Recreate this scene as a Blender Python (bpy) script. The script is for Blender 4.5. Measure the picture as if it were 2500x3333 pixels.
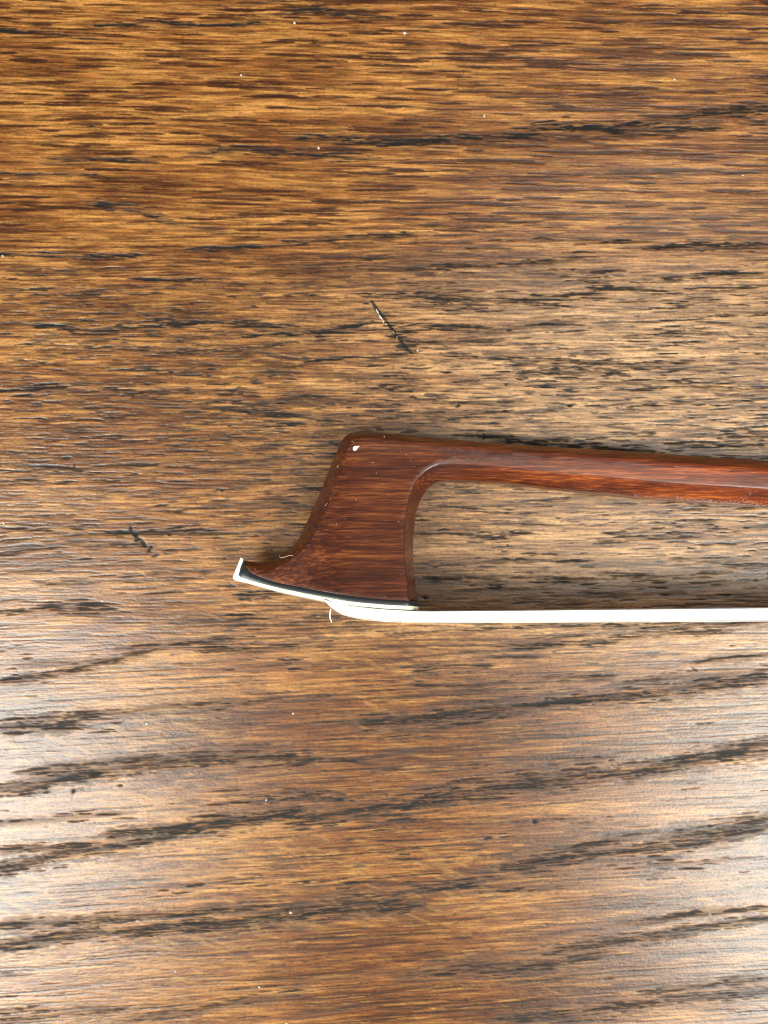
import bpy, bmesh, math, random
import numpy as np
from mathutils import Vector, geometry
for o in list(bpy.data.objects): bpy.data.objects.remove(o)
S = bpy.context.scene
COL = S.collection
MM = 0.001
R = math.radians

# ------------------------------------------------------------------ camera
HC = 125.0                     # mm, camera height above the table
WID = 96.0                     # mm of table across the frame
cam = bpy.data.cameras.new('camera'); co = bpy.data.objects.new('camera', cam); COL.objects.link(co)
co.location = (0, 0, HC*MM); cam.sensor_fit = 'HORIZONTAL'; cam.sensor_width = 36
cam.lens = 36*HC/WID; cam.clip_start = 0.005; cam.clip_end = 20
cam.dof.use_dof = True; cam.dof.focus_distance = (HC-5)*MM; cam.dof.aperture_fstop = 22
S.camera = co
PX = WID/2500.0                # mm per photograph pixel on the table plane

# ------------------------------------------------------------------ room light
W = bpy.data.worlds.new('World'); S.world = W; W.use_nodes = True
bg = W.node_tree.nodes['Background']; bg.inputs[0].default_value = (0.97, 0.97, 0.95, 1); bg.inputs[1].default_value = 0.15
def area_light(name, loc, aim, sx, sy, power, col, spread=180):
    l = bpy.data.lights.new(name, 'AREA'); l.shape = 'RECTANGLE'; l.size = sx; l.size_y = sy
    l.energy = power; l.color = col; l.spread = R(spread)
    o = bpy.data.objects.new(name, l); COL.objects.link(o); o.location = loc
    o.rotation_euler = (Vector(aim)-Vector(loc)).to_track_quat('-Z', 'Y').to_euler()
    return o
area_light('window_light_right', (0.62, -0.45, 1.00), (0, 0, 0), 0.44, 0.54, 16.5, (0.95, 1.0, 0.94))
area_light('window_light_left', (-0.575, -0.40, 1.00), (0, 0, 0), 0.38, 0.60, 15.5, (0.95, 1.0, 0.94))
area_light('pale_ceiling_light', (0.30, 0.07, 1.00), (0, 0, 0), 0.62, 0.40, 2.3, (1.0, 1.0, 0.90))
area_light('cool_sheen_lamp', (-1.0, 0.36, 0.62), (0, 0, 0), 0.3, 0.3, 1.3, (0.72, 0.76, 1.0))  # unseen cool lamp, added for a sheen on the head's front bevel
S.view_settings.view_transform = 'Standard'; S.view_settings.look = 'None'
S.view_settings.gamma = 1; S.view_settings.exposure = 0.0
S.render.engine = 'CYCLES'; S.cycles.filter_width = 1.1

# ------------------------------------------------------------------ helpers
def link(name, me, parent=None, mat=None, **props):
    o = bpy.data.objects.new(name, me); COL.objects.link(o)
    if parent is not None: o.parent = parent
    if mat is not None and me is not None: me.materials.append(mat)
    for k, v in props.items(): o[k] = v
    return o
def mesh(name, verts, faces, smooth=True):
    me = bpy.data.meshes.new(name)
    me.from_pydata([tuple(c*MM for c in v) for v in verts], [], faces)
    me.validate(); me.update()
    if smooth: me.polygons.foreach_set('use_smooth', [True]*len(me.polygons))
    return me
def fix_normals(me):
    bm = bmesh.new(); bm.from_mesh(me); bmesh.ops.recalc_face_normals(bm, faces=bm.faces); bm.to_mesh(me); bm.free()
def node_mat(name):
    m = bpy.data.materials.new(name); m.use_nodes = True
    nt = m.node_tree; return m, nt, nt.nodes['Principled BSDF']
def N(nt, t, **kw):
    n = nt.nodes.new(t)
    for k, v in kw.items():
        if hasattr(n, k): setattr(n, k, v)
        else: n.inputs[k].default_value = v
    return n
def mapped_noise(nt, scale, detail=3, rough=0.55, rot=(0, 0, 0), nscale=1.0, dist=0.0):
    tc = N(nt, 'ShaderNodeTexCoord'); mp = N(nt, 'ShaderNodeMapping')
    mp.inputs['Scale'].default_value = scale; mp.inputs['Rotation'].default_value = rot
    nz = N(nt, 'ShaderNodeTexNoise'); nz.inputs['Scale'].default_value = nscale
    nz.inputs['Detail'].default_value = detail; nz.inputs['Roughness'].default_value = rough
    nz.inputs['Distortion'].default_value = dist
    nt.links.new(tc.outputs['Object'], mp.inputs[0]); nt.links.new(mp.outputs[0], nz.inputs['Vector'])
    return nz
def ramp(nt, src, stops):
    r = N(nt, 'ShaderNodeValToRGB'); e = r.color_ramp.elements
    while len(e) < len(stops): e.new(0.5)
    for q, (p, c) in zip(e, stops):
        q.position = p; q.color = (*c, 1) if len(c) == 3 else c
    nt.links.new(src, r.inputs[0]); return r
def sstep(a, b, x):
    t = np.clip((x-a)/(b-a), 0, 1); return t*t*(3-2*t)

# ------------------------------------------------------------------ oak table top
D = 2500/1659.0                                  # feature lists below are noted on a 1659-wide print
X0, X1, Y0, Y1 = -160, 2660, -160, 3500          # dense zone, photograph pixels
DX, DY = 6.0, 2.35
xd = np.arange(X0, X1+DX, DX); yd = np.arange(Y0, Y1+DY, DY)
nx, ny = len(xd), len(yd)
GX, GY = np.meshgrid(xd, yd)
def vnoise(x, y, seed):
    rs = np.random.RandomState(seed); T = rs.rand(256, 256)
    xi = np.floor(x).astype(int); yi = np.floor(y).astype(int)
    fx = x-xi; fy = y-yi; fx = fx*fx*(3-2*fx); fy = fy*fy*(3-2*fy)
    a = T[yi & 255, xi & 255]; b = T[yi & 255, (xi+1) & 255]
    c = T[(yi+1) & 255, xi & 255]; d = T[(yi+1) & 255, (xi+1) & 255]
    return (a*(1-fx)+b*fx)*(1-fy)+(c*(1-fx)+d*fx)*fy
def grain_angle(y):                              # degrees, + rises to the right
    return np.interp(y, [0, 500, 900, 1500, 2000, 2300, 2700, 3333], [-1.2, -1.0, 0.3, 0.2, 1.0, 2.8, 3.6, 4.0])
yv = GY + np.tan(np.radians(grain_angle(GY)))*(GX-1250)
yv = yv + 14*(vnoise(GX/330, GY/120, 3)-.5) + 3*(vnoise(GX/110, GY/45, 4)-.5)
def gn(sx, sy, seed): return vnoise(GX/sx+seed*7.3, yv/sy+seed*3.1, seed)
def edge(seed): return 0.55*vnoise(GX/14, GY/5.5, seed)+0.45*vnoise(GX/38, GY/9, seed+1)
E1 = edge(40); E2 = edge(50)

pore = np.zeros((ny, nx)); char = np.zeros((ny, nx)); halo = np.zeros((ny, nx)); ink = np.zeros((ny, nx)); pale = np.zeros((ny, nx))
rnd = random.Random(11)
def stamp(arr, cx, cy, L, T, ang, amp, bend=0.0, soft=0.45, en=E1, rough=0.9):
    i0 = max(0, int((cx-L/2-X0)/DX)); i1 = min(nx, int((cx+L/2-X0)/DX)+2)
    sl = abs(math.tan(R(ang)))*L/2 + T*1.6 + abs(bend) + 3
    j0 = max(0, int((cy-sl-Y0)/DY)); j1 = min(ny, int((cy+sl-Y0)/DY)+2)
    if i1-i0 < 2 or j1-j0 < 2: return
    x = GX[j0:j1, i0:i1]-cx; y = GY[j0:j1, i0:i1]
    s = np.clip(2*x/L, -1, 1)
    yc = cy - math.tan(R(ang))*x + bend*(1-s*s)
    wd = T*np.sqrt(np.maximum(1-s*s, 0))*(1-rough*.5+rough*en[j0:j1, i0:i1]*1.1) + 1e-3
    v = 1-np.abs(y-yc)/wd
    v = np.clip(v/soft, 0, 1)*amp*(0.70+0.6*E2[j0:j1, i0:i1])
    a = arr[j0:j1, i0:i1]; np.maximum(a, np.clip(v, 0, 1), out=a)
def A(y): return float(grain_angle(y))

# bands of open dark grain: (points on the print, half thickness, strength)
BANDS = [
 ([(0,66),(110,70),(200,84)],4,.6), ([(190,56),(330,50),(470,56),(560,50)],5,.7), ([(580,34),(700,20),(830,42)],9,.6),
 ([(420,30),(520,10),(640,0)],6,.3), ([(860,62),(960,52),(1080,50)],5,.3),
 ([(640,296),(800,310),(980,300),(1120,292),(1200,272),(1350,278),(1500,244),(1659,236)],13,.9),
 ([(1120,275),(1260,262),(1400,268)],5,.6), ([(1240,292),(1400,290),(1659,262)],6,.6),
 ([(420,330),(520,322),(640,332),(800,340)],10,.6), ([(100,352),(250,342),(330,350)],7,.5), ([(0,376),(120,380),(200,372)],7,.5),
 ([(210,436),(290,452),(380,486)],13,.75), ([(320,470),(420,490),(500,500)],6,.4),
 ([(0,550),(150,552),(300,552)],6,.8), ([(420,542),(560,530),(740,512),(900,506)],6,.8), ([(860,480),(1000,492),(1200,470)],5,.4),
 ([(940,576),(1130,568),(1260,556)],6,.6), ([(1250,522),(1380,520)],6,.9), ([(1400,534),(1520,526),(1659,530)],6,.95),
 ([(310,604),(470,602)],5,.9), ([(640,576),(960,582)],4,.5), ([(1540,590),(1659,592)],7,.95), ([(1180,586),(1330,584)],5,.6),
 ([(900,640),(1050,648),(1290,640)],9,.65), ([(930,662),(1060,650),(1240,664)],8,.6), ([(900,700),(1080,712),(1240,690)],7,.6),
 ([(1290,622),(1420,626),(1659,618)],6,.6), ([(830,720),(900,740),(1060,735)],8,.6),
 ([(1180,800),(1260,806),(1330,806)],14,.7), ([(1140,776),(1260,782),(1360,792)],9,.6), ([(1380,842),(1480,832),(1600,840)],6,.6),
 ([(50,700),(200,716),(400,700)],6,.7), ([(420,692),(620,706),(700,716),(830,690)],6,.8), ([(530,722),(660,718),(800,708)],5,.7),
 ([(350,762),(560,748),(700,736)],5,.6), ([(480,744),(650,778)],5,.5), ([(660,780),(740,772),(880,764)],5,.7),
 ([(0,846),(150,832)],5,.9), ([(300,842),(480,850),(560,842)],6,.5), ([(600,850),(700,856)],4,.6), ([(560,800),(680,808),(790,800)],4,.4),
 ([(180,882),(300,872),(400,878)],5,.5), ([(480,880),(560,892),(730,912)],6,.6), ([(980,870),(1060,868),(1150,874)],5,.6),
 ([(840,856),(930,862),(1010,870)],4,.6), ([(1000,892),(1180,890)],4,.4),
 ([(100,1012),(230,1008),(330,1000)],5,.7), ([(280,1006),(420,1004)],5,.4), ([(555,926),(650,914)],5,.8),
 ([(1020,940),(1150,954),(1290,966),(1420,982)],9,.9), ([(1450,958),(1560,960),(1659,962)],8,.7), ([(1180,930),(1300,918),(1400,930)],4,.4),
 ([(290,1102),(460,1096),(620,1086)],5,.6), ([(0,1116),(190,1110)],4,.5), ([(610,1058),(690,1054)],6,.8), ([(480,1010),(600,1002)],5,.3),
 ([(170,1156),(290,1150),(380,1154),(430,1142)],5,.8), ([(400,1156),(560,1146)],4,.5),
 ([(950,1092),(1030,1098)],5,.7), ([(965,1152),(1060,1158),(1140,1150)],7,.9), ([(1060,1166),(1130,1164)],4,.8), ([(1090,1130),(1260,1136)],3,.6),
 ([(1300,1168),(1400,1162)],6,.7), ([(1400,1166),(1500,1160)],4,.6), ([(1450,1122),(1540,1126)],4,.7), ([(960,1222),(1100,1212),(1190,1208)],8,.6), ([(1180,1210),(1260,1212)],4,.9),
 ([(930,1250),(1150,1246),(1250,1254)],9,.7), ([(1180,1258),(1290,1250)],4,1), ([(1300,1240),(1420,1250),(1560,1236)],10,.6),
 ([(1460,1208),(1560,1212),(1659,1220)],7,.5), ([(1000,1278),(1180,1272)],5,.4), ([(1250,1290),(1450,1284),(1659,1290)],6,.4),
 ([(0,1200),(60,1186),(200,1168),(330,1182)],8,.55), ([(100,1262),(180,1254)],7,.6), ([(340,1240),(430,1232),(470,1236)],5,.6),
 ([(0,1236),(120,1226)],5,.4), ([(120,1262),(300,1252)],5,.4), ([(90,1312),(160,1306),(240,1316)],11,.85), ([(0,1322),(100,1318),(220,1324)],6,.7), ([(340,1282),(390,1278)],7,.9),
 ([(560,1240),(620,1238)],5,.4), ([(520,1286),(580,1282)],8,.9), ([(400,1330),(470,1338)],8,.6), ([(490,1334),(560,1336)],7,.9), ([(640,1336),(760,1332)],6,.7),
 ([(690,1292),(760,1288)],7,.6), ([(520,1404),(600,1394),(700,1380),(740,1376)],7,.85), ([(740,1360),(900,1366),(1000,1360)],7,.6), ([(1020,1352),(1200,1350),(1400,1354),(1550,1346),(1659,1342)],8,.75),
 ([(1080,1396),(1250,1390),(1400,1372),(1560,1362)],7,.85), ([(1120,1384),(1260,1374)],6,.6), ([(900,1450),(980,1442),(1050,1440)],9,.85), ([(1060,1418),(1150,1420)],7,.6),
 ([(370,1308),(480,1296)],6,.3), ([(0,1472),(100,1458),(240,1428),(330,1404)],7,.8), ([(270,1400),(430,1388),(520,1372)],9,.7), ([(440,1404),(560,1396)],7,.8),
 ([(780,1568),(900,1552),(1040,1534),(1200,1518),(1400,1496),(1540,1480),(1659,1464)],13,1), ([(980,1490),(1120,1470),(1300,1462)],8,.65), ([(860,1590),(1000,1562),(1120,1542)],8,.7), ([(1500,1430),(1659,1412)],7,.8), ([(1320,1480),(1450,1460),(1659,1450)],8,.6),
 ([(890,1476),(1000,1482)],9,.7), ([(0,1572),(50,1568),(150,1572)],12,.95), ([(120,1552),(250,1540),(400,1520)],9,.8), ([(420,1524),(600,1506)],11,.8), ([(600,1512),(760,1500)],6,.5), ([(690,1560),(800,1556)],7,.6),
 ([(0,1706),(130,1684),(270,1660),(420,1640),(560,1636),(680,1640)],14,1), ([(60,1668),(200,1650),(340,1640)],9,.8), ([(640,1646),(800,1640),(900,1620)],8,.6), ([(440,1612),(620,1604)],6,.5),
 ([(630,1776),(760,1752),(900,1736),(1000,1708),(1130,1694),(1300,1674),(1450,1654),(1540,1630),(1659,1608)],15,1), ([(900,1700),(1050,1682),(1240,1662)],10,.7), ([(820,1662),(960,1656),(1120,1648)],7,.6), ([(1440,1650),(1560,1632),(1659,1622)],17,.9), ([(720,1756),(900,1740),(1080,1724)],7,.8),
 ([(0,1876),(150,1842),(330,1816),(420,1782),(560,1770),(660,1756)],15,1), ([(0,1836),(120,1832),(260,1826)],9,.8), ([(240,1802),(400,1790),(500,1786)],12,.9), ([(560,1770),(760,1762)],8,.6),
 ([(1060,1882),(1200,1856),(1340,1838),(1500,1820),(1659,1786)],13,.95), ([(1440,1810),(1540,1800),(1659,1768)],18,.8), ([(1120,1862),(1260,1828),(1400,1800)],8,.6), ([(1200,1836),(1340,1818)],6,.9),
 ([(760,1948),(900,1922),(1060,1902)],13,.85), ([(1090,1878),(1180,1884)],8,.9), ([(700,1936),(860,1924)],8,.5), ([(900,1970),(1040,1950)],6,.3),
 ([(0,2046),(200,2014),(400,2004),(560,1986),(760,1970),(900,1956)],15,1), ([(0,1998),(180,1990),(400,1972),(560,1960)],11,.9), ([(560,1958),(740,1950),(860,1940)],8,.6), ([(240,2018),(420,1996),(620,1990)],10,.8),
 ([(880,2112),(1060,2094),(1240,2076),(1300,2054)],13,.8), ([(1160,2060),(1340,2036),(1500,2006),(1659,1984)],9,.85), ([(1300,2040),(1480,2020)],10,.6), ([(1460,1976),(1659,1962)],7,.9), ([(1330,1996),(1500,1976)],6,.7), ([(940,2080),(1120,2062)],7,.5),
 ([(270,2210),(450,2176),(640,2140)],10,.75), ([(520,2140),(700,2116),(860,2098)],6,.3), ([(1080,2206),(1250,2186),(1430,2166),(1659,2140)],13,.8), ([(1400,2146),(1560,2124),(1659,2116)],9,.8), ([(0,2206),(130,2190),(260,2180)],10,.6), ([(600,2200),(760,2176)],8,.4),
 ([(0,2110),(60,2106)],5,.4),
]
for bi, (pts, th, st) in enumerate(BANDS):
    lower = pts[0][1] > 1330
    if pts[0][1] < 1000: st = min(1.15, st*1.3)
    for (xa, ya), (xb, yb) in zip(pts[:-1], pts[1:]):
        xa, ya, xb, yb = xa*D, ya*D, xb*D, yb*D
        L = math.hypot(xb-xa, yb-ya); T = th*D
        pa = -math.degrees(math.atan2(yb-ya, xb-xa))
        stamp(halo, (xa+xb)/2, (ya+yb)/2, L*1.35, T*(2.0 if lower else 1.7), pa, st*(.78 if lower else .55), soft=1.0, rough=1.7)
        n = int(L*T/(250 if lower else 290)*(0.6+st*.7)*rnd.uniform(.35, 1.5))+2
        for k in range(n):
            t = rnd.random(); px_ = xa+(xb-xa)*t; py_ = ya+(yb-ya)*t+rnd.gauss(0, T*(.72 if lower else .5))
            a = pa*.25+A(py_)*.75+rnd.gauss(0, 1.3)
            l = rnd.uniform(18, 75) if rnd.random() < .75 else rnd.uniform(80, 170)
            stamp(char, px_, py_, l, rnd.uniform(1.8, 4.2)*(.78 if lower else 1), a, st*rnd.uniform(.2, 1.05 if lower else 1.2), bend=rnd.gauss(0, 1.5), rough=1.3)
        for k in range(int(L/80)+1):                       # a few long strong cracks carry the band
            if rnd.random() < st*.55:
                t = rnd.random()
                stamp(char, xa+(xb-xa)*t, ya+(yb-ya)*t+rnd.gauss(0, T*.45), rnd.uniform(50, 140), rnd.uniform(2.6, 4.8), pa*.5+A(ya)*.4+rnd.gauss(0, 1), st*rnd.uniform(.8, 1.2), bend=rnd.gauss(0, 2), rough=1.2)

# vessels (pores), statistics differ down the board
for k in range(900):                                # top: lens shaped red-brown dashes
    y = rnd.uniform(-150, 900); x = rnd.uniform(-150, 2650)
    stamp(pore, x, y, rnd.uniform(60, 240), rnd.uniform(3.2, 7.0), A(y)+rnd.gauss(0, .8), rnd.uniform(.55, 1.15)*(1 if y < 760 else .7), bend=rnd.gauss(0, 1.5), rough=.8)
for k in range(1500):
    y = rnd.uniform(-150, 1100); x = rnd.uniform(-150, 2650)
    stamp(pore, x, y, rnd.uniform(40, 150), rnd.uniform(1.6, 3.0), A(y)+rnd.gauss(0, .9), rnd.uniform(.2, .6), rough=1)
for k in range(3400):                               # middle: short fine dashes
    y = rnd.triangular(650, 2150, 1400); x = rnd.uniform(-150, 2650)
    stamp(pore, x, y, rnd.uniform(25, 110), rnd.uniform(1.8, 4.0), A(y)+rnd.gauss(0, 1.6), rnd.uniform(.3, .95), bend=rnd.gauss(0, 1.2), rough=1.1)
for k in range(760):
    y = rnd.triangular(750, 2080, 1350); x = rnd.uniform(-150, 2650)
    stamp(char, x, y, rnd.uniform(22, 110), rnd.uniform(2.2, 4.2), A(y)+rnd.gauss(0, 2), rnd.uniform(.3, .9), bend=rnd.gauss(0, 2), rough=1.2)
for c in range(75):                                 # loose clusters of fine dark streaks
    lowc = c > 52
    y0 = rnd.uniform(2050, 3300) if lowc else rnd.triangular(600, 2000, 1200); x0 = rnd.uniform(0, 2500); sx_ = rnd.uniform(50, 190)
    stamp(halo, x0, y0, sx_*3.2, rnd.uniform(9, 20), A(y0)+1, rnd.uniform(.25, .55), soft=1.0, rough=1.7)
    for k in range(rnd.randint(7, 18)):
        y = y0+rnd.gauss(0, 13); x = x0+rnd.gauss(0, sx_)
        stamp(char, x, y, rnd.uniform(20, 100), rnd.uniform(1.8, 3.8), A(y)+rnd.gauss(0, 1.6), rnd.uniform(.35, 1), bend=rnd.gauss(0, 2), rough=1.2)
for k in range(680):                                # torn black cells around and inside the bow
    y = rnd.gauss(1500, 330); x = 2650-abs(rnd.gauss(0, 1000))
    stamp(char, x, y, rnd.uniform(18, 85), rnd.uniform(1.8, 4.0), A(y)+rnd.gauss(0, 2.0), rnd.uniform(.3, 1), bend=rnd.gauss(0, 2), rough=1.3)
for k in range(2600):                               # peppering of tiny dark cells
    y = rnd.uniform(700, 3480); x = rnd.uniform(-150, 2650)
    stamp(ink, x, y, rnd.uniform(9, 24), rnd.uniform(1.8, 3.2), A(y)+rnd.gauss(0, 6), rnd.uniform(.25, .8), rough=1.2)
for k in range(620):                                # bottom: long thin lines
    y = rnd.uniform(1950, 3480); x = rnd.uniform(-150, 2650)
    stamp(pore, x, y, rnd.uniform(90, 420), rnd.uniform(2.2, 4.4), A(y)+rnd.gauss(0, .7), rnd.uniform(.4, 1), bend=rnd.gauss(0, 3), rough=.9)
for k in range(2600):
    y = rnd.uniform(1950, 3480); x = rnd.uniform(-150, 2650)
    stamp(pore, x, y, rnd.uniform(20, 80), rnd.uniform(1.4, 2.8), A(y)+rnd.gauss(0, 1.2), rnd.uniform(.15, .6), rough=1.2)
for k in range(260):
    y = rnd.uniform(1950, 3480); x = rnd.uniform(-150, 2650)
    stamp(char, x, y, rnd.uniform(20, 70), rnd.uniform(1.6, 2.8), A(y)+rnd.gauss(0, 2), rnd.uniform(.2, .7), rough=1.3)

for k in range(9000):                               # fibres: fine dark and fine pale threads everywhere
    y = rnd.uniform(-150, 3480); x = rnd.uniform(-150, 2650)
    stamp(pore if k % 2 else pale, x, y, rnd.uniform(30, 200), rnd.uniform(1.6, 3.6), A(y)+rnd.gauss(0, .8), rnd.uniform(.12, .62), rough=1.1)

# hollows and scars noted one by one: nicks, round pits, the diagonal crack
pit = np.zeros((ny, nx))
def blob(arr, px, py, rx, ry, amp, a=0.0):
    cx, cy = px*D, py*D; r = max(rx, ry)*D*1.3+6
    i0, i1 = max(0, int((cx-r-X0)/DX)), min(nx, int((cx+r-X0)/DX)+2); j0, j1 = max(0, int((cy-r-Y0)/DY)), min(ny, int((cy+r-Y0)/DY)+2)
    x = GX[j0:j1, i0:i1]-cx; y = GY[j0:j1, i0:i1]-cy; ca, sa = math.cos(R(a)), math.sin(R(a))
    q = np.sqrt(((x*ca-y*sa)/(rx*D))**2+((x*sa+y*ca)/(ry*D))**2)
    v = np.clip((1.15-q+(E1[j0:j1, i0:i1]-.5)*.7)*1.8, 0, 1)*amp
    np.maximum(arr[j0:j1, i0:i1], v, out=arr[j0:j1, i0:i1])
for (px, py, rx, ry, am, a) in [(1155,1775,8,5,1,0),(283,1142,11,4,1,-75),(293,1157,10,5,1,-35),(298,1166,9,4,1,20),(310,1174,10,4.4,1,-60),(323,1188,12,4,1,65),(266,1150,14,3,1,0),
        (336,1200,10,3,.8,20),(160,1006,6,3,1,80),(365,1155,5,3,.9,0),(480,1060,4,2.5,.8,0),(486,1205,4,2,.7,0),(1093,830,3,3,1,0),(1230,877,6,3,1,0),(1205,852,3,2,.8,30),
        (990,876,6,4,1,30),(1090,888,4,4,.8,0),(1045,943,4,8,.8,0),(918,1292,5,3,1,0),(160,2576/D,5,3,.9,0),(260,2557/D,5,3,1,0),(158,1711,6,4,1,60),
        (806,655,7,4,1,-60),(812,664,10,3.5,1,-62),(1500,1446,10,2.5,.7,-35),(1096,1178,3,3,.6,0),(722,1180,5,2,.5,0),(1330,1002,3,3,.6,0),(742,1290,6,3,.8,0),
        (208,1672,14,6,.6,8),(540,1298,4,2,.5,0)]:
    blob(pit, px, py, rx, ry, am, a)
for k in range(14):                                 # the crack: a slanting string of torn cells
    t = k/13; px, py = 806+t*78, 656+t*104+rnd.gauss(0, 1.5)
    blob(pit, px, py, 8+rnd.random()*4, 2.8+1.6*rnd.random(), .72-.1*t, -54+rnd.gauss(0, 9))
blob(halo, 856, 722, 40, 22, .45, -30)
for k in range(10):
    stamp(char, (840+rnd.uniform(-8, 45))*D, (706+rnd.uniform(-4, 48))*D, rnd.uniform(40, 90), 4, rnd.gauss(1, 5), .9)
for k in range(520):                                # scattered pinholes
    blob(ink, rnd.uniform(0, 1659), rnd.uniform(600, 2212), rnd.uniform(1.2, 3), rnd.uniform(1, 2), rnd.uniform(.3, .8))

# pigment
fib = .40*gn(105, 4.2, 5)+.30*gn(44, 2.9, 6)+.30*gn(230, 9, 7)
mid = .5*gn(230, 20, 8)+.5*gn(420, 46, 9)
big = gn(900, 240, 12)*.5+gn(420, 130, 13)*.5
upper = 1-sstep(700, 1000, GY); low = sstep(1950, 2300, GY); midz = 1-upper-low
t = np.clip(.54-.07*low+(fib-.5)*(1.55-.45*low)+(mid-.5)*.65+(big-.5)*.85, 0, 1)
def mix(a, b, f): return a*(1-f[..., None])+b*f[..., None]
cA = np.array([.064, .0155, .0024]); cB = np.array([.205, .068, .0125]); cC = np.array([.43, .185, .044])
colr = np.where(t[..., None] < .5, mix(cA, cB, np.clip(t*2, 0, 1)), mix(cB, cC, np.clip(t*2-1, 0, 1)))
pale_sheen = np.clip(midz*(.16+.72*sstep(500, 1900, GX))+.25*low*sstep(1300, 2300, GX), 0, 1)*(.5+.7*(mid))  # paler wood tone, with the right-hand sheen painted into the pigment
colr = mix(colr, colr*np.array([1.05, 1.28, 2.4])+np.array([.080, .074, .046]), np.clip(pale_sheen, 0, 1)*.8)
colr = mix(colr, np.array([.52, .26, .062])*np.ones_like(colr)*(1+.25*pale_sheen[..., None]*np.array([0, .3, 2.5])), pale*.75)
flk = sstep(.60, .78, vnoise((GX+GY*.9)/64, (GY-GX*.38)/12, 21))*sstep(.35, .6, vnoise(GX/300, GY/260, 22))   # ray flecks
colr = mix(colr, np.array([.36, .18, .045])*np.ones_like(colr), flk*(.25+.25*low)*(1-upper*.6))
pc = np.where(GY[..., None] < 950, np.array([.036, .0085, .0017]), np.array([.032, .0100, .0028]))
colr = mix(colr, pc*np.ones_like(colr), np.clip(pore*1.0, 0, .96))
colr = mix(colr, np.array([.028, .0150, .0085])*np.ones_like(colr), np.clip(halo*.95*(.15+1.3*gn(70, 5, 31)), 0, .85))
colr = mix(colr, np.array([.006, .0065, .007])*np.ones_like(colr), np.clip(char*1.15, 0, 1)*.96)
colr = mix(colr, np.array([.004, .0035, .003])*np.ones_like(colr), np.clip(pit*1.8, 0, 1)*.97)
colr = mix(colr, np.array([.008, .006, .005])*np.ones_like(colr), np.clip(ink, 0, 1)*.9)
dirt = np.clip(halo*.9+char+pit, 0, 1)
# relief in mm
Z = -.018*np.clip(pore, 0, 1) - .034*np.clip(char, 0, 1) - .03*pit - .01*ink - .02*halo*(gn(22, 5, 33)) + .009*(fib-.5) + .05*(gn(420, 90, 35)-.5) + .003*(vnoise(GX/9, GY/6, 36)-.5)
Z -= Z.max()
# grid: dense zone plus a coarser rim that carries the board on out of view
def rim(v, lo, hi):
    a = [v[0]-s for s in np.geomspace(20, lo, 14)][::-1]; b = [v[-1]+s for s in np.geomspace(20, hi, 14)]
    return np.concatenate([a, v, b])
xs = rim(xd, 9000, 9000); ys = rim(yd, 7000, 7000)
pad = 14
def P(a): return np.pad(a, [(pad, pad), (pad, pad)]+[(0, 0)]*(a.ndim-2), mode='edge')
AX, AY = np.meshgrid(xs, ys)
ZP = P(Z); CP = P(colr); DP = P(dirt)
NY, NX = AX.shape
co_ = np.empty((NY*NX, 3), np.float32)
co_[:, 0] = ((AX-1250)*PX*MM).ravel(); co_[:, 1] = (-(AY-1666.5)*PX*MM).ravel(); co_[:, 2] = (ZP*MM).ravel()
idx = np.arange(NY*NX).reshape(NY, NX)
q = np.stack([idx[:-1, :-1], idx[1:, :-1], idx[1:, 1:], idx[:-1, 1:]], -1).reshape(-1, 4)
# skirt and underside
ring = np.concatenate([idx[0, :-1], idx[:-1, -1], idx[-1, :0:-1], idx[:0:-1, 0]])
low_ = co_[ring].copy(); low_[:, 2] = -0.032
base = NY*NX; m_ = len(ring)
co_ = np.concatenate([co_, low_]); nxt = (np.arange(m_)+1) % m_
sk = np.stack([ring, ring[nxt], base+nxt, base+np.arange(m_)], -1)
q = np.concatenate([q, sk])
me = bpy.data.meshes.new('table_top')
me.vertices.add(len(co_)); me.vertices.foreach_set('co', co_.ravel())
nl = q.size; npoly = len(q)
me.loops.add(nl+m_); me.polygons.add(npoly+1)
me.loops.foreach_set('vertex_index', np.concatenate([q.ravel(), base+np.arange(m_)[::-1]]).astype(np.int32))
me.polygons.foreach_set('loop_start', np.concatenate([np.arange(npoly)*4, [nl]]).astype(np.int32))
me.update(calc_edges=True)
sm = np.ones(npoly+1, bool); sm[-m_-1:] = False
me.polygons.foreach_set('use_smooth', sm)
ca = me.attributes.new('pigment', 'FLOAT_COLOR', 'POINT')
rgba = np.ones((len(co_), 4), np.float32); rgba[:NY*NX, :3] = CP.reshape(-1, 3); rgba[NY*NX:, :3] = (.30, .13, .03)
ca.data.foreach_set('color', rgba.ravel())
da = me.attributes.new('dirt', 'FLOAT', 'POINT'); dv = np.zeros(len(co_), np.float32); dv[:NY*NX] = DP.ravel(); da.data.foreach_set('value', dv)

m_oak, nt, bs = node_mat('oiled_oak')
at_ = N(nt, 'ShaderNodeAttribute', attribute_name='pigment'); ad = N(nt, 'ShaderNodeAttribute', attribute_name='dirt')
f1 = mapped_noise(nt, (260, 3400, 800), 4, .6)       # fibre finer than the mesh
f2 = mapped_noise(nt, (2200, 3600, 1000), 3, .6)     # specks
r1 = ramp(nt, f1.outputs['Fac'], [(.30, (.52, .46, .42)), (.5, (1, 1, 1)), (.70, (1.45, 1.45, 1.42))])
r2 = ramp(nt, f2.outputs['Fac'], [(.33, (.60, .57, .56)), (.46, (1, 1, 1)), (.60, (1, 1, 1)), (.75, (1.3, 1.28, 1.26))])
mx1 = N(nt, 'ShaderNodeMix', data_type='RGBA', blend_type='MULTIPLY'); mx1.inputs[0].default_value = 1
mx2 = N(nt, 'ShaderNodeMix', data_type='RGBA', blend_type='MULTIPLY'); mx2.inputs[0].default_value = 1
nt.links.new(at_.outputs['Color'], mx1.inputs[6]); nt.links.new(r1.outputs[0], mx1.inputs[7])
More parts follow.
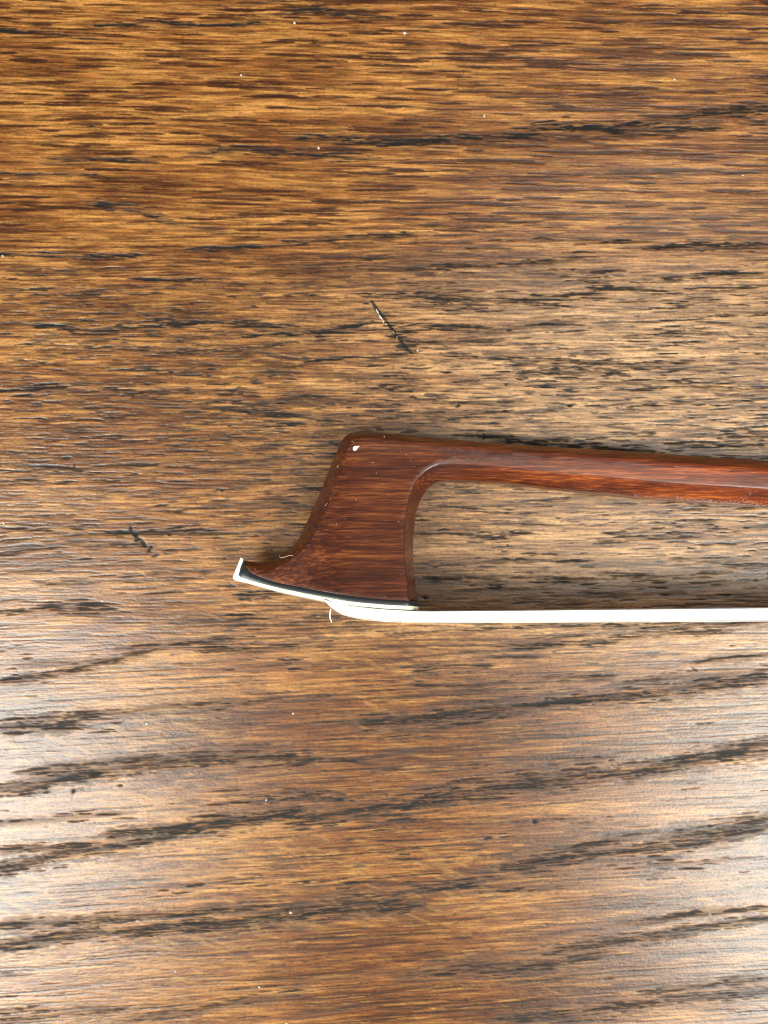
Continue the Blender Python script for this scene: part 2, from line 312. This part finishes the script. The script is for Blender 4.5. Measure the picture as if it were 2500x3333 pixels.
nt.links.new(mx1.outputs[2], mx2.inputs[6]); nt.links.new(r2.outputs[0], mx2.inputs[7])
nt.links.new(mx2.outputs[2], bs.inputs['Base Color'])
rr = N(nt, 'ShaderNodeMapRange'); rr.inputs['To Min'].default_value = .27; rr.inputs['To Max'].default_value = .50
nt.links.new(ad.outputs['Fac'], rr.inputs['Value']); nt.links.new(rr.outputs[0], bs.inputs['Roughness'])
sp_ = N(nt, 'ShaderNodeMapRange'); sp_.inputs['To Min'].default_value = .66; sp_.inputs['To Max'].default_value = .20
nt.links.new(ad.outputs['Fac'], sp_.inputs['Value']); nt.links.new(sp_.outputs[0], bs.inputs['Specular IOR Level'])
bp = N(nt, 'ShaderNodeBump'); bp.inputs['Strength'].default_value = .25; bp.inputs['Distance'].default_value = .00006
ml = N(nt, 'ShaderNodeMath', operation='ADD'); nt.links.new(f1.outputs['Fac'], ml.inputs[0]); nt.links.new(f2.outputs['Fac'], ml.inputs[1])
nt.links.new(ml.outputs[0], bp.inputs['Height']); nt.links.new(bp.outputs[0], bs.inputs['Normal'])
me.materials.append(m_oak)
table = bpy.data.objects.new('table_top', me); COL.objects.link(table)
table['label'] = 'weathered golden brown oak table top with dark open grain, the violin bow lying on it'; table['category'] = 'table'

# ------------------------------------------------------------------ bow frame of reference
TH = R(7.5); sT, cT = math.sin(TH), math.cos(TH)
nvec = np.array([0, sT, cT]); vvec = np.array([0, -cT, sT])
YPL = -(1990-1666.5)*PX*(HC-5.4)/HC
X00 = np.array([0, YPL, 5.50])
def UV(sx, sy, w=0.0):                              # photo pixel -> in-plane bow coordinates at thickness offset w
    d = np.array([(sx-1250)*PX, -(sy-1666.5)*PX, -HC]); c = np.array([0, 0, HC])
    t_ = (np.dot(nvec, X00)+w-np.dot(nvec, c))/np.dot(nvec, d); p = c+d*t_
    return p[0], np.dot(p-X00, vvec)
def WP(u, v, w):
    p = X00+vvec*v+nvec*w; return (u, p[1], p[2])
def z1(x, y): return (700+x*.4822, 1350+y*.4822)
def sm1(a, b, x):
    t_ = min(1, max(0, (x-a)/(b-a))); return t_*t_*(3-2*t_)
def hs(sx, sy):                                     # half thickness of the wood, mm
    st = 2.36+.36*sm1(1500, 2500, sx)
    s = max(0, (sy-1470)/500.0); hd = 2.42+2.35*s**1.25
    k = 1-sm1(1400, 1560, sx); h = st*(1-k)+hd*k
    e = .36+.64*sm1(770, 1130, sx-.10*(1980-sy))
    return h*(e if sx < 1300 else 1)
def crom(P_, n):
    P_ = np.array(P_, float); out = []
    for i in range(len(P_)-1):
        p0 = P_[max(i-1, 0)]; p1 = P_[i]; p2 = P_[i+1]; p3 = P_[min(i+2, len(P_)-1)]
        for k in range(n):
            t_ = k/n
            out.append(.5*((2*p1)+(-p0+p2)*t_+(2*p0-5*p1+4*p2-p3)*t_**2+(-p0+3*p1-3*p2+p3)*t_**3))
    out.append(P_[-1]); return out

top = [((200,986),(207,1028),.15,.5),((245,992),(262,1050),.15,.5),((300,997),(330,1060),.12,.5),((360,990),(400,1048),.1,.5),((420,970),(470,1012),.08,.5),
 ((480,930),(552,962),.06,.85),((530,883),(628,892),.05,.85),((575,822),(684,812),.05,.85),((612,742),(724,730),.05,.85),((660,640),(766,628),.05,.5),
 ((710,530),(812,522),.05,.85),((760,402),(850,406),.06,.85),((805,288),(884,306),.08,.55),((840,210),(908,252),.1,.6),((866,163),(918,212),.12,.7),
 ((898,134),(948,185),.15,.8),((935,121),(985,168),.18,.8),((1000,120),(1045,160),.25,.75),((1100,126),(1120,162),.3,.6),((1300,143),(1310,182),.36,.35)]
T = [(*z1(*a), *z1(*b), k, r) for a, b, k, r in top]
T += [(1500,1434,1500,1450,.40,.25),(1662,1447,1662,1464,.414,.15),(2023,1470,2023,1491,.414,.08),(2500,1502,2500,1528,.414,.05),(3300,1552,3300,1582,.414,.05)]
B_ = [(3300,1712,3300,1641,.414,.05),(2500,1648,2500,1589,.414,.05),(2168,1625,2168,1568,.414,.08),(1951,1605,1951,1547,.40,.15),(1806,1590,1806,1534,.38,.25),
      (1662,1573,1662,1518,.36,.35),(1570,1566,1540,1508,.36,.35),(1500,1562,1475,1504,.40,.3)]
thr = [((1560,442),(1530,326)),((1500,455),(1487,337)),((1450,488),(1438,363)),((1415,530),(1394,400)),((1385,585),(1357,446)),((1362,650),(1328,505)),((1349,735),(1301,590)),
 ((1340,830),(1284,700)),((1338,920),(1278,820)),((1341,1010),(1281,940)),((1348,1110),(1289,1075)),((1357,1190),(1299,1180)),((1366,1257),(1308,1256))]
B_ += [(*z1(*a), *z1(*b), .44-.32*min(1, i/4), .0) for i, (a, b) in enumerate(thr)]
Cc = [z1(*p) for p in [(1200,1251),(1000,1234),(800,1206),(600,1169),(430,1135),(330,1106),(245,1068),(209,1034)]]
ts = crom(T, 5); bs_ = crom(B_, 5)
loop = []                                           # (O uv, F uv, wO=k, h, rnd)
for s in ts+bs_:
    ox, oy, fx, fy, k, rd = s; h = hs(fx, fy)
    loop.append((UV(ox, oy, k*h*.6), UV(fx, fy, h), k, h, rd))
cc = crom([(B_[-1][2], B_[-1][3])]+Cc, 4)[1:]
for s in cc:
    h = hs(*s); f = UV(*s, h); loop.append((f, f, .5, h, 0))
n = len(loop); prof = [0, .0001, .06, .2, .35, .5, .65, .8, .9, .96, 1.0, 1.06]
nT, nB = len(ts), len(bs_)
rings = []
wood_v = []
def hUV(u, v, guess=None): return None
# height field for the flank by inverse lookup: photo coordinates of an in-plane point at its own thickness
def photo_of(u, v, w):
    p = np.array([u, 0, 0])+0; q3 = X00+vvec*v+nvec*w
    d = HC-q3[2]; return 1250+u*HC/d/PX, 1666.5-q3[1]*HC/d/PX
def hflank(u, v):
    w = 3.
    for _ in range(3): w = hs(*photo_of(u, v, w))
    return w
levels = [0.0, .5]                                  # vertical part 0..k
for (O, F, k, h, rd) in loop:
    pts = [(O[0], O[1], 0.0), (O[0], O[1], k*h*.5), (O[0], O[1], k*h*.92)]
    dd = math.hypot(F[0]-O[0], F[1]-O[1])
    for t_ in (.04, .15, .3, .45, .6, .75, .87, .95, 1.0):
        g = (1-rd)*t_+rd*math.sin(t_*math.pi/2)
        w = h*(k+(1-k)*g)
        if t_ == .04: w = h*(k+.03)
        if t_ == 1.0: w = h-(min(.035, .05*dd) if dd > 1e-6 else .03)
        pts.append((O[0]+(F[0]-O[0])*t_, O[1]+(F[1]-O[1])*t_, w))
    rings.append(pts)
# inner loop, nudged inwards so the facet edge is a small radius
F_ = np.array([r[-1][:2] for r in rings]); O_ = np.array([r[0][:2] for r in rings])
inner = []
ar = sum(F_[i][0]*F_[(i+1) % n][1]-F_[(i+1) % n][0]*F_[i][1] for i in range(n))
for i in range(n):
    d = F_[i]-O_[i]; L = np.hypot(*d)
    if L > 1e-6: inner.append(F_[i]+d/L*.13)
    else:
        tg = F_[(i+1) % n]-F_[i-1]; tg = tg/(np.hypot(*tg)+1e-9); nn_ = np.array([-tg[1], tg[0]])*(1 if ar > 0 else -1)
        inner.append(F_[i]+nn_*.06)
inner = np.array(inner)
# keep wall-side inner points identical to F; pull the chamfer ends onto them
verts = []; faces = []
K = len(rings[0])
for r in rings: verts += [WP(*p) for p in r]
ib = len(verts)
for i in range(n): verts.append(WP(inner[i][0], inner[i][1], hflank(*inner[i])))
for i in range(n):
    j = (i+1) % n
    for k in range(K-1): faces.append((i*K+k, j*K+k, j*K+k+1, i*K+k+1))
    faces.append((i*K+K-1, j*K+K-1, ib+j, ib+i))
# flank fill by constrained Delaunay
from mathutils import Vector as V2
pv = [V2((float(p[0]), float(p[1]))) for p in inner]
def inside(x, y):
    c = False; j = n-1
    for i in range(n):
        xi, yi = inner[i]; xj, yj = inner[j]
        if (yi > y) != (yj > y) and x < (xj-xi)*(y-yi)/(yj-yi)+xi: c = not c
        j = i
    return c
segA = inner; segB = np.roll(inner, -1, 0)
def edist(x, y):
    d = segB-segA; L2 = (d**2).sum(1)+1e-12
    t_ = np.clip(((x-segA[:, 0])*d[:, 0]+(y-segA[:, 1])*d[:, 1])/L2, 0, 1)
    return np.sqrt(((segA[:, 0]+t_*d[:, 0]-x)**2+(segA[:, 1]+t_*d[:, 1]-y)**2).min())
extra = []
u0, u1 = inner[:, 0].min(), inner[:, 0].max(); v0, v1 = inner[:, 1].min(), inner[:, 1].max()
u = u0; row = 0
while u < u1:
    stp = .55 if u < 12 else 1.6
    v = v0+(.27 if row % 2 else 0)
    while v < v1:
        if inside(u, v) and edist(u, v) > .22: extra.append((u, v))
        v += .55
    u += stp; row += 1
allp = pv+[V2(p) for p in extra]
cd = geometry.delaunay_2d_cdt(allp, [], [list(range(n))], 1, 1e-6)
vo, fo, orig = cd[0], cd[2], cd[3]
mapi = []
for k, p in enumerate(vo):
    src = orig[k]
    if src and src[0] < n: mapi.append(ib+src[0])
    else:
        mapi.append(len(verts)); verts.append(WP(p[0], p[1], hflank(p[0], p[1])))
for f in fo: faces.append(tuple(mapi[i] for i in f))
# mirror to the underside
nv = len(verts); V = np.array(verts)
wv = (V-X00)@nvec
Vm = V-2*wv[:, None]*nvec
remap = np.arange(nv)+nv
for i in range(n): remap[i*K] = i*K
verts = np.concatenate([V, Vm]).tolist()
faces = faces+[tuple(int(remap[i]) for i in reversed(f)) for f in faces]
# end cap on the far right of the stick
me_w = mesh('stick_and_head', verts, faces)
fix_normals(me_w)
# split into head and stick with shared normals
SPLIT = UV(1470, 1500, 2)[0]*MM
cn = np.array([c.vector[:] for c in me_w.corner_normals])
def split(name, keep):
    vm = {}; vs = []; fs = []; ns = []
    for p in me_w.polygons:
        if keep(p.center.x):
            f = []
            for li in p.loop_indices:
                vi = me_w.loops[li].vertex_index
                if vi not in vm: vm[vi] = len(vs); vs.append(me_w.vertices[vi].co[:])
                f.append(vm[vi]); ns.append(cn[li])
            fs.append(f)
    m = bpy.data.meshes.new(name); m.from_pydata(vs, [], fs); m.update()
    m.polygons.foreach_set('use_smooth', [True]*len(fs)); m.normals_split_custom_set([tuple(x) for x in ns])
    return m

bow = bpy.data.objects.new('violin_bow', None); COL.objects.link(bow)
bow['label'] = 'reddish brown wooden violin bow, its head and white hair resting on the oak table'; bow['category'] = 'violin bow'
bow.empty_display_size = .01

# varnished pernambuco
m_w, nt, bs = node_mat('varnished_pernambuco')
rot = (0, 0, R(3.2))
g1 = mapped_noise(nt, (115, 3400, 3400), 4, .65, rot)
g2 = mapped_noise(nt, (450, 8000, 8000), 3, .65, rot)
g3 = mapped_noise(nt, (60, 500, 500), 2, .5, rot)
ad1 = N(nt, 'ShaderNodeMath', operation='MULTIPLY_ADD'); ad1.inputs[1].default_value = .45; nt.links.new(g1.outputs['Fac'], ad1.inputs[0])
ad2 = N(nt, 'ShaderNodeMath', operation='MULTIPLY_ADD'); ad2.inputs[1].default_value = .30; nt.links.new(g2.outputs['Fac'], ad2.inputs[0]); nt.links.new(ad2.outputs[0], ad1.inputs[2])
m3 = N(nt, 'ShaderNodeMath', operation='MULTIPLY'); m3.inputs[1].default_value = .25; nt.links.new(g3.outputs['Fac'], m3.inputs[0]); nt.links.new(m3.outputs[0], ad2.inputs[2])
rc = ramp(nt, ad1.outputs[0], [(.36, (.019, .0038, .0015)), (.46, (.049, .0096, .0029)), (.53, (.090, .0190, .0050)), (.65, (.26, .074, .016))])
tcx = N(nt, 'ShaderNodeTexCoord'); sx_ = N(nt, 'ShaderNodeSeparateXYZ'); nt.links.new(tcx.outputs['Object'], sx_.inputs[0])
gx = N(nt, 'ShaderNodeMapRange'); gx.inputs['From Min'].default_value = .0; gx.inputs['From Max'].default_value = .040; nt.links.new(sx_.outputs[0], gx.inputs['Value'])
bl = N(nt, 'ShaderNodeMix', data_type='RGBA', blend_type='MULTIPLY'); bl.inputs[7].default_value = (2.2, 1.8, 1.2, 1); bl.clamp_result = False
nt.links.new(gx.outputs[0], bl.inputs[0]); nt.links.new(rc.outputs[0], bl.inputs[6]); nt.links.new(bl.outputs[2], bs.inputs['Base Color'])
bs.inputs['Roughness'].default_value = .34; bs.inputs['Specular IOR Level'].default_value = .5
bs.inputs['Coat Weight'].default_value = .28; bs.inputs['Coat Roughness'].default_value = .12
bmp = N(nt, 'ShaderNodeBump'); bmp.inputs['Strength'].default_value = .30; bmp.inputs['Distance'].default_value = .00003
nt.links.new(g2.outputs['Fac'], bmp.inputs['Height']); nt.links.new(bmp.outputs[0], bs.inputs['Normal'])
cb = N(nt, 'ShaderNodeBump'); cb.inputs['Strength'].default_value = .18; cb.inputs['Distance'].default_value = .00004
g4 = mapped_noise(nt, (900, 1800, 1800), 2, .5, rot); nt.links.new(g4.outputs['Fac'], cb.inputs['Height']); nt.links.new(cb.outputs[0], bs.inputs['Coat Normal'])
o_h = link('head', split('head', lambda x: x <= SPLIT), bow, m_w)
o_s = link('stick', split('stick', lambda x: x > SPLIT), bow, m_w)

def simple(name, col, rough, spec=.5, coat=0.0, sss=0.0, nz=None):
    m, nt, bs = node_mat(name)
    a = mapped_noise(nt, nz or (900, 900, 900), 3, .6)
    r = ramp(nt, a.outputs['Fac'], [(.3, tuple(c*.80 for c in col)), (.7, tuple(min(1, c*1.08) for c in col))])
    nt.links.new(r.outputs[0], bs.inputs['Base Color']); bs.inputs['Roughness'].default_value = rough
    bs.inputs['Specular IOR Level'].default_value = spec; bs.inputs['Coat Weight'].default_value = coat
    if sss:
        bs.inputs['Subsurface Weight'].default_value = sss; bs.inputs['Subsurface Radius'].default_value = (.6, .5, .35); bs.inputs['Subsurface Scale'].default_value = .001
    return m
m_eb = simple('ebony', (.014, .017, .019), .36, .6, nz=(300, 2500, 2500))
m_iv = simple('polished_bone', (.86, .83, .66), .38, .4)
m_hair = simple('white_horsehair', (.94, .93, .86), .45, .4, nz=(60, 3000, 3000))

# slabs of the tip: closed outlines in the bow plane, thick to either side of it
def slab(name, pts, wf, mat, bev=.06):
    """pts: list of (u, v, w)"""
    pl = np.array(pts); m = len(pl)
    area = sum(pl[i][0]*pl[(i+1) % m][1]-pl[(i+1) % m][0]*pl[i][1] for i in range(m))
    if area < 0: pl = pl[::-1]
    nr = []
    for i in range(m):
        a = pl[(i-1) % m][:2]; b = pl[(i+1) % m][:2]; d = b-a; d = d/(np.hypot(*d)+1e-9); nr.append((-d[1], d[0]))
    nr = np.array(nr)
    vs = []; fs = []
    lev = [(-1, bev, 0), (-1, .018, bev*.3), (-1, 0, bev), (1, 0, bev), (1, .018, bev*.3), (1, bev, 0)]
    for sgn, off, dw in lev:
        for i in range(m):
            p = pl[i][:2]+nr[i]*off; vs.append(WP(p[0], p[1], sgn*(pl[i][2]-dw)))
    for k in range(5):
        for i in range(m):
            j = (i+1) % m; fs.append((k*m+i, k*m+j, (k+1)*m+j, (k+1)*m+i))
    for k, rev in ((0, True), (5, False)):
        P2 = [V2((float(pl[i][0]+nr[i][0]*bev), float(pl[i][1]+nr[i][1]*bev))) for i in range(m)]
        cdt = geometry.delaunay_2d_cdt(P2, [], [list(range(m))], 1, 1e-7)
        mp = [c[0] if c else 0 for c in cdt[3]]
        for f in cdt[2]:
            g = [k*m+mp[i] for i in f]; fs.append(tuple(g))
    me = mesh(name, vs, fs); fix_normals(me)
    me.set_sharp_from_angle(angle=R(50))
    return link(name, me, bow, mat)
def wE(s):
    zx = (s[0]-700)/.4822; zy = (s[1]-1350)/.4822
    k = 1-.30*max(0, min(1, (zx-1308)/58)); return hs(*s)*k
def tri(lst, dw=0.0):
    out = []
    for s in lst:
        s = z1(*s); w = wE(s)+dw; out.append((*UV(*s, w), w))
    return out
up = crom([(209,1034),(245,1068),(330,1106),(430,1135),(600,1169),(800,1206),(1000,1234),(1200,1251),(1308,1256)], 4)+[np.array((1366,1257))]
mid_l = crom([(1374,1296),(1313,1289),(1200,1284),(1100,1277),(900,1257),(750,1231),(600,1202),(450,1171),(300,1133),(168,1093)], 4)
ear = [(160,1080),(172,1030),(188,990)]
slab('ebony_liner', tri([tuple(p) for p in up]+[tuple(p) for p in mid_l]+ear+[(199,985),(206,1025)]), None, m_eb, .03)
# bone face plate
upw = tri([tuple(p) for p in mid_l[::-1]], .02)
hw_low = [(1382,1300)]
lowl = crom([(1380,1323),(1250,1318),(1100,1308),(900,1286),(755,1262),(600,1236),(425,1197),(300,1164),(150,1120)], 4)
pl_pts = tri([(188,990),(172,1030),(160,1080)], .02)+upw
thick = .44
lw = []
for (u_, v_, w_) in pl_pts[3:][::-1]:
    pass
# outer line = inner line moved away from the wood
inn = np.array(pl_pts); 
def offset(line, d):
    out = []
    for i in range(len(line)):
        a = line[max(i-1, 0)][:2]; b = line[min(i+1, len(line)-1)][:2]; t_ = (b-a)/(np.hypot(*(b-a))+1e-9)
        out.append((line[i][0]-t_[1]*d, line[i][1]+t_[0]*d, line[i][2]))
    return np.array(out)
main = inn[3:]                                     # left corner -> right end
outer = offset(main, thick)                        # +v is away from the stick
earp = tri([(119,1094),(122,1108),(132,1117)], .02)
tip = tri([(170,966),(178,964),(189,975)], .02)
poly = [tuple(tip[0]), tuple(tip[1]), tuple(tip[2])]+[tuple(p) for p in inn]+[tuple(p) for p in outer[::-1][:-2]]+[tuple(earp[2]), tuple(earp[1]), tuple(earp[0])]
slab('face_plate', poly, None, m_iv, .05)

# ------------------------------------------------------------------ hair
HW = 4.55
def lerp_line(pts, x):
    return float(np.interp(x, [p[0] for p in pts], [p[1] for p in pts]))
def VL(pts, w, x):                                  # in-plane (u,v) of a photo line at thickness offset w
    return UV(x, lerp_line(pts, x), w)
hb = [z1(*p) for p in [(755,1272),(775,1298),(800,1322),(850,1350),(920,1370),(1000,1384),(1100,1395),(1250,1403),(1400,1407),(1659,1407)]]+[(2500,2023),(3300,2018)]
ht = [z1(*p) for p in [(755,1250),(900,1280),(1100,1305),(1378,1322)]]+[(2500,1974),(3300,1965)]
sxs = [1064,1068,1074,1081,1089,1100,1116,1136,1160,1190,1225,1270,1330,1400,1500,1650,1850,2100,2400,2700,3000,3300]
secs = []
for x in sxs:
    ub, vb = VL(hb, -HW*.8, x); ut, vt = VL(ht, HW*.8, x)
    secs.append(((ub+ut)/2, vt, max(vb, vt+.10)))
print('hair thickness', [round(s[2]-s[1], 2) for s in secs], 'plate v', outer[0][:2], outer[-1][:2], 'vt', secs[0], secs[-1])
rh = random.Random(5); vs = []; fs = []
NS = 260
for s in range(NS):
    if s < 90: a = -1+2*(s+.5)/90; b = 1.0-.05*rh.random()
    elif s < 150: a = -1+2*(s-89.5)/60; b = 0.0+.08*rh.random()
    else: a = rh.uniform(-1, 1); b = rh.random()
    if s >= 244: a = 1.0 if s % 2 else -1.0; b = (s-244)/16
    a *= HW; rr_ = rh.uniform(.085, .13); ph = rh.uniform(0, 6.28); base = len(vs)
    for k, (u_, vt, vb) in enumerate(secs):
        edge_ = math.sqrt(max(0, 1-(a/HW)**2*.35))
        c_ = (vt+vb)/2; hh = (vb-vt)/2*edge_
        v_ = c_+(b*2-1)*max(0, hh-rr_*.6)+.012*math.sin(ph+k*1.3)
        w_ = a*(.98 if abs(a) < HW*.98 else 1.0)+.03*math.sin(ph*2+k*.9)
        for q_ in range(4):
            an = q_*math.pi/2+ph; vs.append(WP(u_, v_+rr_*math.cos(an), w_+rr_*math.sin(an)))
    for k in range(len(secs)-1):
        for q_ in range(4):
            i = base+k*4+q_; j = base+k*4+(q_+1) % 4; fs.append((i, j, j+4, i+4))
    fs.append(tuple(base+q_ for q_ in range(4)))
# dense heart of the ribbon
base = len(vs)
for (u_, vt, vb) in secs:
    c_ = (vt+vb)/2; hh = (vb-vt)/2
    for k in range(12):
        an = k/12*2*math.pi; vs.append(WP(u_, c_+max(.02, hh-.1)*math.sin(an)*(.9), HW*.985*math.copysign(abs(math.cos(an))**.35, math.cos(an))))
for k in range(len(secs)-1):
    for q_ in range(12):
        i = base+k*12+q_; j = base+k*12+(q_+1) % 12; fs.append((i, j, j+12, i+12))
fs.append(tuple(base+q_ for q_ in range(12)))
me = mesh('hair_ribbon', vs, fs)
link('hair_ribbon', me, bow, m_hair, kind='stuff')

# ------------------------------------------------------------------ small things
def at(sx, sy, z):                                  # photo pixel on a level plane z mm above the table
    return ((sx-1250)*PX*(HC-z)/HC, -(sy-1666.5)*PX*(HC-z)/HC, z)
def tube(name, pts, r, parent, mat, sides=6, **props):
    vs = []; fs = []; P_ = [Vector(p) for p in pts]
    for i, p in enumerate(P_):
        t_ = (P_[min(i+1, len(P_)-1)]-P_[max(i-1, 0)]).normalized(); a = t_.cross(Vector((0.13, .2, 1))).normalized(); b = t_.cross(a)
        rr2 = r*(.35 if i in (0, len(P_)-1) else 1)
        for k in range(sides):
            an = k/sides*2*math.pi; vs.append(p+a*rr2*math.cos(an)+b*rr2*math.sin(an))
    for i in range(len(P_)-1):
        for k in range(sides):
            j = (k+1) % sides; fs.append((i*sides+k, i*sides+j, (i+1)*sides+j, (i+1)*sides+k))
    fs.append(tuple(range(sides))[::-1]); fs.append(tuple((len(P_)-1)*sides+k for k in range(sides)))
    return link(name, mesh(name, vs, fs), parent, mat, **props)
c2 = crom([z1(782,1310),z1(777,1335),z1(775,1358),z1(779,1380),z1(788,1402)], 4)
tube('stray_hair', [at(p[0], p[1], 4.9-.12*i) for i, p in enumerate(c2)], .085, bow, m_hair)
m_lint = simple('pale_lint', (.60, .44, .28), .6)
c3 = crom([(909,1808),(915,1815),(930,1812),(942,1808),(954,1808)], 4)
f_ = [at(p[0], p[1], 5.5+[0, .9][0]+.12*i) for i, p in enumerate(c3)]
tube('lint_fibre', f_, .045, None, m_lint, label='fine pale curled fibre clinging to the concave front of the bow head', category='fibre')

m_speck = simple('white_dust', (.66, .62, .52), .6)
def crumb_mesh(seed, rx, ry, rz):
    bm = bmesh.new(); bmesh.ops.create_icosphere(bm, subdivisions=2, radius=1); rr3 = random.Random(seed)
    for v in bm.verts:
        k = .72+.5*rr3.random(); v.co = Vector((v.co.x*rx*k, v.co.y*ry*k, max(v.co.z, -.5)*rz*k))*MM
    m = bpy.data.meshes.new('crumb'); bm.to_mesh(m); bm.free(); return m
specks = [  # print position, size, label
 (874,72,4.6,4.2,'roundest white crumb on the table, at the top right of the centre line'),
 (636,50,4.0,4.0,'white crumb near the top edge on the table, left neighbour of the round crumb'),
 (521,163,3.2,3.2,'small white crumb on the golden grain below and left of the two top crumbs'),
 (688,320,3.0,4.0,'small white crumb just above the dark crack left end in the upper table'),
 (1457,172,2.6,3.6,'tiny white fleck on the golden grain in the upper right corner area'),
 (1046,251,2.6,4.6,'upright cream fleck above the long dark crack in the upper right'),
 (633,1541,3.6,3.6,'round white crumb on the table below the bow tip'),
 (317,1563,4.0,4.4,'cream oval crumb on the table at lower left, left of the round white one'),
 (222,1298,3.2,3.6,'pale crumb beside the dark grain patch left of the bow tip'),
 (8,1130,4.5,3.0,'white crumb at the left edge of the table level with the bow head'),
 (6,553,3.2,3.0,'white crumb at the left edge of the table on a dark grain streak'),
 (902,757,3.0,3.0,'small white speck just right of the lower end of the slanting crack'),
 (628,1971,4.5,3.6,'curled pale fleck on the dark band in the lower table left of centre'),
 (619,2211,3.0,4.0,'white fleck at the bottom edge of the table'),
 (575,1728,2.6,3.6,'tiny white fleck above the dark band in the lower table'),
 (560,2132,2.4,4.2,'thin upright pale fleck near the bottom of the table left of centre'),
 (1604,379,2.2,3.2,'tiny pale fleck near the right edge in the upper table'),
 (378,2098,2.4,3.6,'tiny pale fleck between the two lowest dark bands at left'),
]
for i, (px, py, rx, ry, lb) in enumerate(specks):
    o = link('dust_crumb', crumb_mesh(i, rx*D*PX*.72, ry*D*PX*.72, min(rx, ry)*D*PX*.6), None, m_speck, label=lb, category='crumb', group='white crumbs scattered on the table')
    x, y, z = at(px*D, py*D, .0); o.location = (x*MM, y*MM, .00004)
    o.rotation_euler = (0, 0, i*1.3)

# bright torn fibres in the slanting crack
vs = []; fs = []; rc_ = random.Random(9)
for (px, py, l, wd, a) in [(815,672,13,3.0,-60),(822,685,15,3.6,-55),(828,694,9,2.6,-70),(834,700,5,2.4,-20),(850,718,7,1.6,-50),(858,728,5,1.4,-56)]:
    ca_, sa_ = math.cos(R(a)), math.sin(R(a)); base = len(vs)
    for k in range(6):
        t_ = k/5-.5; ww = wd*(1-abs(t_)*1.5)*rc_.uniform(.7, 1.1)
        for sg, zz in ((-1, -.05), (0, .07), (1, -.05)):
            X = px+l*t_*ca_+sg*ww*.5*-sa_; Y = py-(l*t_*sa_)+sg*ww*.5*ca_ if False else py-l*t_*sa_-sg*ww*.5*ca_
            x, y, z = at(X*D, Y*D, 0); vs.append((x, y, zz+rc_.uniform(-.02, .02)))
    for k in range(5):
        for c in range(2):
            i = base+k*3+c; fs.append((i, i+1, i+4, i+3))
link('splinter', mesh('splinter', vs, fs), table, simple('pale_torn_oak', (.80, .74, .60), .55), label='pale torn fibres in the slanting crack above the bow')

# marks on the bow: a dent's glint built in white, dust flecks, rosin grains
def on_wood(sx, sy):
    w = hs(sx, sy); return UV(sx, sy, w), w
m_glint = simple('painted_glint', (.93, .95, .97), .35)
npts = [(924,238),(925,218),(938,208),(952,204),(962,210),(975,203),(986,207),(975,217),(966,224),(960,240),(946,246),(936,250)]
vs = []; 
for (zx, zy) in npts:
    s = z1(951+(zx-951)*.85, 226+(zy-226)*.85); (u_, v_), w = on_wood(*s); vs.append(WP(u_, v_, w-.06))
for (zx, zy) in npts:
    s = z1(950+(zx-950)*.68, 225+(zy-225)*.68); (u_, v_), w = on_wood(*s); vs.append(WP(u_, v_, w+.05))
nn = len(npts)
fs = [(i, (i+1) % nn, nn+(i+1) % nn, nn+i) for i in range(nn)]+[tuple(range(nn, 2*nn))]
me = mesh('dent_glint', vs, fs, False); fix_normals(me); link('dent_glint', me, bow, m_glint, label='small dent at the upper corner of the head, its glint painted white')

def grains(name, spots, mat, r0, r1, seed, surf):
    rg = random.Random(seed); vs = []; fs = []
    for (sx, sy, el) in spots:
        u_, v_, w = surf(sx, sy)
        r = rg.uniform(r0, r1); a = rg.uniform(0, 6.28); base = len(vs)
        for k in range(4):
            an = a+k*math.pi/2; q_ = el if k % 2 == 0 else 1
            vs.append(WP(u_+r*q_*math.cos(an), v_+r*q_*math.sin(an), w-r*.3))
        vs.append(WP(u_, v_, w+r*.7))
        fs += [(base+k, base+(k+1) % 4, base+4) for k in range(4)]
    me = mesh(name, vs, fs, False); fix_normals(me)
    return link(name, me, bow, mat, kind='stuff')
rg = random.Random(3)
sp = [(*z1(x, y), e) for x, y, e in [(1064,322,2.4),(1072,332,1.8),(1088,392,1.6),(1142,148,2),(1022,300,1.5),(953,575,3.2),(1020,600,1.2),(1172,540,1.6),(1240,722,2),(1205,440,1),(1014,1090,1),(1259,1077,1),(1150,1230,1.6),
     (1100,480,1),(925,180,1.8),(935,187,1.6),(830,345,2),(826,352,1.6),(820,738,2),(745,610,1.8),(755,600,1.2),(1255,250,2),(1290,268,1.8),(1320,300,1.6),(1345,350,1.6),(1480,245,1.2),(615,1155,2),(270,1042,1.6),(1130,780,1.2),(990,880,1),(880,700,1.5)]]
def flank_surf(sx, sy):
    w = hs(sx, sy); u_, v_ = UV(sx, sy, w); return u_, v_, hflank(u_, v_)
grains('dust', sp, simple('pinkish_dust', (.72, .46, .36), .5), .035, .07, 2, flank_surf)
Fl = [(p[2], p[3]) for p in B_[::-1] if p[2] > 1480]; Ol = [(p[0], p[1]) for p in B_[::-1] if p[0] > 1480]
Fl.sort(); Ol.sort()
def facet3(sx, f):
    fy = lerp_line(Fl, sx); oy = lerp_line(Ol, sx); h = hs(sx, fy); k = .40
    w = h*(k+(1-k)*(1-f)); y = fy+(oy-fy)*f; u_, v_ = UV(sx, y, w); return u_, v_, w+.01
rsp = []
for k in range(900):
    x = rg.triangular(1780, 2540, 2420); f = 1-abs(rg.gauss(0, .10)) if rg.random() < .66 else rg.uniform(.05, 1)
    rsp.append((x, max(0.02, min(1.0, f)), rg.uniform(.8, 1.6)))
grains('rosin_dust', rsp, simple('rosin_grains', (.86, .76, .66), .25, .8), .014, .036, 4, facet3)
